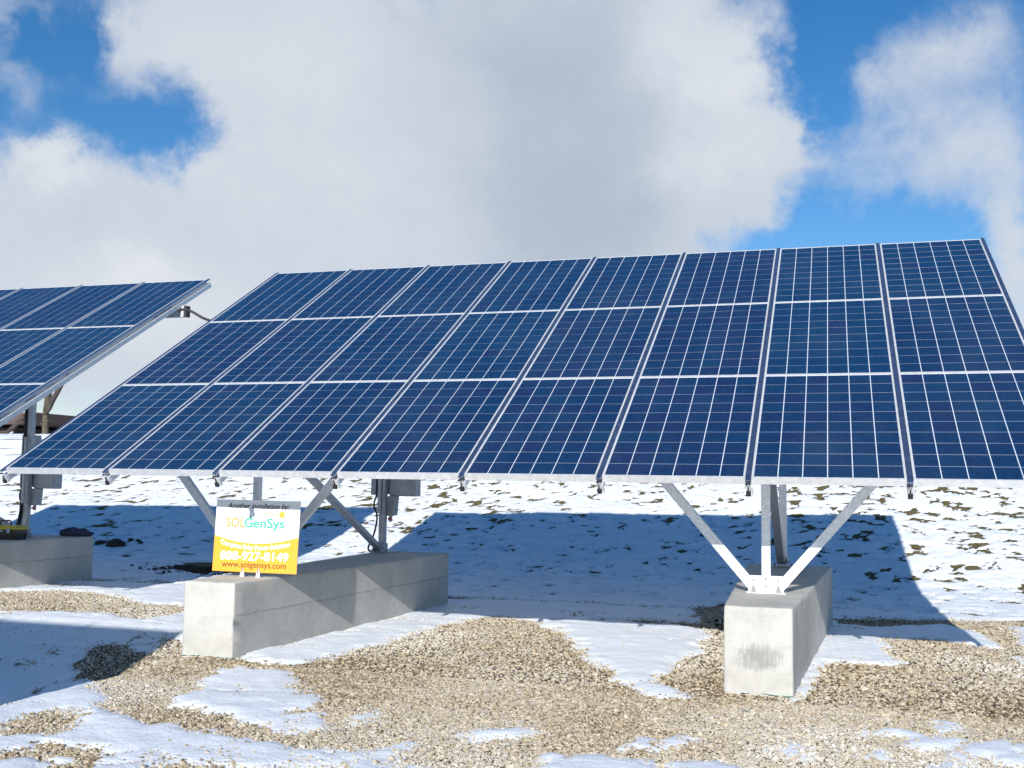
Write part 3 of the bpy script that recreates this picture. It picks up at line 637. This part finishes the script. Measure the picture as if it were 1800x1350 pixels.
sgn.rotation_euler = (math.radians(-3), math.radians(.3), math.radians(2.0))

# ------------------------------------------------------------------ toolbox and gloves on the left footing
tb = tag(empty('toolbox', (-10.05, 11.0, .583)), 'black toolbox with yellow lid and black handle on the shaded footing', 'toolbox')
tb.rotation_euler = (0, 0, math.radians(6))
blk_m = mat('black_plastic', (.018, .018, .02), .4); yel_m = mat('yellow_plastic', (.55, .42, .03), .4)
v = []
for z, k in ((0, .94), (.085, 1.0), (.12, 1.0)): v += [(-.24*k, -.11*k, z), (.24*k, -.11*k, z), (.24*k, .11*k, z), (-.24*k, .11*k, z)]
MB().add(v, [(3, 2, 1, 0), (8, 9, 10, 11)]+[(4*r+i, 4*r+(i+1) % 4, 4*r+4+(i+1) % 4, 4*r+4+i) for r in (0, 1) for i in range(4)]).build('body', blk_m, tb, .008)
v = []
for z, k in ((.122, 1.04), (.150, 1.03), (.175, .86)): v += [(-.24*k, -.11*k, z), (.24*k, -.11*k, z), (.24*k, .11*k, z), (-.24*k, .11*k, z)]
ld = MB().add(v, [(3, 2, 1, 0), (8, 9, 10, 11)]+[(4*r+i, 4*r+(i+1) % 4, 4*r+4+(i+1) % 4, 4*r+4+i) for r in (0, 1) for i in range(4)]).build('lid', yel_m, tb, .008)
MB().tube([(-.075, 0, .17), (-.075, 0, .222), (-.06, 0, .232), (.06, 0, .232), (.075, 0, .222), (.075, 0, .17)], .011, 8).build('handle', blk_m, ld)
for x in (-.13, .13): MB().box(x-.022, x+.022, -.124, -.114, .085, .145).build('latch', pole_m, tb, .003)
MB().box(-.05, .05, -.121, -.112, .095, .118).build('badge', boxg_m, tb, .002)

def crumple(name, loc, rx, ry, rz, m, label, cat, seed, rot=0.0, amp=.35):
    bm = bmesh.new(); bmesh.ops.create_icosphere(bm, subdivisions=4, radius=1); r = random.Random(seed)
    dirs = [(Vector((r.gauss(0, 1), r.gauss(0, 1), r.gauss(0, 1))).normalized(), r.uniform(2, 7), r.uniform(0, 6)) for _ in range(12)]
    for w in bm.verts:
        s = sum(abs(math.sin(d.dot(w.co)*f+p)) for d, f, p in dirs)/12-.6
        c = w.co*(1+amp*s*1.6); w.co = (c.x*rx, c.y*ry, max(-.25, c.z)*rz+.25*rz)
    me = D.meshes.new(name); bm.to_mesh(me); bm.free(); me.materials.append(m); me.polygons.foreach_set('use_smooth', [True]*len(me.polygons))
    o = link(name, me); o.location = loc; o.rotation_euler = (0, 0, rot); return tag(o, label, cat)
navy_m = mat('navy_cloth', (.035, .045, .085), .9); gry_m = mat('pale_cloth', (.30, .32, .36), .9)
crumple('work_glove', (-9.80, 12.0, .583), .20, .085, .085, navy_m, 'dark blue crumpled work cloth on the rear of the shaded footing', 'cloth', 5, .35, .7)
crumple('rag', (-10.17, 11.45, .583), .13, .08, .045, gry_m, 'pale grey rag beside the black toolbox', 'rag', 9, .2, .6)

# ------------------------------------------------------------------ rubble in the snow behind
dirt_m = mat('dark_earth', (.055, .045, .035), .95, spec=.1); g = G(dirt_m)
g.l(g.ramp(g.noise(g.pos(), 30, 5, .7), [(.3, (.03, .025, .02)), (.55, (.075, .06, .045)), (.75, (.14, .115, .09))]), g.b.inputs['Base Color']); g.bump(g.noise(g.pos(), 60, 5, .7), .01)
SPOT = [(-12.63, 16.55, .17, .13, .10, 'largest dark clod of the small heap in the shaded snow'), (-12.83, 16.75, .09, .07, .05, 'middle-sized clod left of the largest one in the heap'), (-13.12, 16.75, .11, .08, .05, 'flat clod at the left end of the small heap'),
        (-12.45, 16.95, .055, .05, .04, 'small clod right behind the largest one'), (-12.25, 16.75, .06, .05, .045, 'small clod at the right end of the heap'), (-12.68, 17.05, .05, .04, .035, 'smallest clod at the back of the heap')]
for i, (x, y, a, b, c, lb) in enumerate(SPOT):
    o = crumple('earth_clod', (x, y, float(zg(x, y))+.01), a, b, c, dirt_m, lb, 'earth clod', 20+i, i*.7, .6); o['group'] = 'dark clods in the shaded snow'
n = 1100; V = []; F = []; TN = []
for i in range(n):
    x = random.gauss(-8.95, .45); y = 13.8+(x+9.3)*-.15+random.gauss(0, .2)
    if i > 980: x = random.gauss(-1.05, .09); y = random.gauss(10.9, .45)
    s = random.uniform(.012, .05)*(1 if i <= 980 else .6); A = Matrix.Rotation(random.uniform(0, 6.28), 3, 'Z') @ Matrix.Rotation(random.gauss(0, .5), 3, 'X'); o = len(V)
    for p in IV:
        q = A @ Vector((p[0]*s, p[1]*s*.7, p[2]*s*.5*random.uniform(.7, 1.2))); V.append((q.x+x, q.y+y, q.z+float(zg(x, y))+.012))
    F += [tuple(int(k)+o for k in f) for f in IF]
me = D.meshes.new('soil_crumbs'); me.from_pydata(V, [], F); me.materials.append(dirt_m)
tag(link('soil_crumbs', me), 'dark bare soil crumbs in the shade behind the footings', 'soil', kind='stuff')

# ------------------------------------------------------------------ beyond the bank
shed_m = mat('dark_brown_cladding', (.045, .035, .032), .8); g = G(shed_m)
g.l(g.mix(g.rng(g.noise(g.pos(), 3, 4, .6, (6, 1, 1)), .35, .65), (.035, .028, .027), (.06, .047, .04)), g.b.inputs['Base Color'])
roof_m = mat('brown_roofing', (.085, .06, .052), .85)
zb = 2.62
sd = tag(empty('shed', (-33, 32, zb)), 'long low dark brown shed beyond the snowy bank at left', 'shed')
MB().box(-9, 3.9, 0, 6, -.4, .52).build('wall', shed_m, sd)
for k in range(42): MB().box(-9+k*.307, -9+k*.307+.285, -.022, -.002, -.4, .50).build('board', shed_m, sd)
r_ = MB().add([(-9.4, -.5, .50), (4.6, -.5, .62), (5.0, -.5, .82), (5.0, -.3, 1.06), (-9.4, -.3, 1.06), (-9.4, 6.4, .50), (4.6, 6.4, .62), (5.0, 6.4, .82), (5.0, 6.4, 1.06), (-9.4, 6.4, 1.06)],
     [(0, 1, 2, 3, 4), (9, 8, 7, 6, 5), (0, 5, 6, 1), (1, 6, 7, 2), (2, 7, 8, 3), (3, 8, 9, 4), (4, 9, 5, 0)])
ro = r_.build('roof', roof_m, sd)
MB().bar((4.75, -.45, .90), (3.2, -.32, -.25), .14, .14).build('buttress', shed_m, sd)
MB().bar((4.2, -.40, .34), (3.75, -.38, .06), .05, .05).build('flashing', galv_m, sd)

bark_m = mat('mottled_bark', rough=.9, spec=.2); g = G(bark_m)
g.l(g.ramp(g.noise(g.pos(), 7, 5, .7), [(.35, (.03, .027, .02)), (.5, (.12, .11, .07)), (.62, (.05, .045, .03)), (.72, (.22, .20, .15))]), g.b.inputs['Base Color']); g.bump(g.noise(g.pos(), 18, 5, .7, (1, 1, .4)), .03)
tr = tag(empty('bare_tree', (-26.0, 30, 2.6)), 'leafless tree with mottled trunk behind the left array', 'tree')
TK = MB().tube([(0, 0, -.3), (.02, 0, .3), (.0, 0, .9), (.06, 0, 1.5), (.15, 0, 2.1), (.2, 0, 2.9), (.3, 0, 3.8)], [.14, .11, .10, .105, .10, .085, .06], 12)
trunk = TK.build('trunk', bark_m, tr, smooth=True)
MB().tube([(.0, -.05, .85), (.17, -.05, 1.05), (.26, -.03, 1.35), (.5, .0, 1.75), (.8, .05, 2.3)], [.05, .07, .10, .08, .04], 9).build('limb', shed_m, tr, smooth=True)
for sx, z in ((.17, .62), (-.15, .5), (.2, 1.2)): MB().tube([(0, 0, z), (sx, -.05, z+.06)], [.045, .03], 7).build('limb_stub', bark_m, trunk)
TW = MB(); r = random.Random(4)
def grow(p, d, L, rad, lev):
    q = p+d*L; TW.tube([p, p+(q-p)*.5+Vector((r.gauss(0, .03), 0, r.gauss(0, .03)))*L, q], [rad, rad*.8, rad*.6], 5, False)
    if lev:
        for _ in range(3 if lev > 1 else 2): grow(p+(q-p)*r.uniform(.5, 1), (d+Vector((r.gauss(0, .5), r.gauss(0, .4), r.gauss(.05, .25)))).normalized(), L*r.uniform(.5, .75), rad*.55, lev-1)
for k in range(5): grow(Vector((.12+.03*k, 0, 2.2+.35*k)), Vector((math.cos(k*2.3)*.7, math.sin(k*2.3)*.5, .75)).normalized(), 1.05, .05, 3)
TW.build('crown', bark_m, tr)
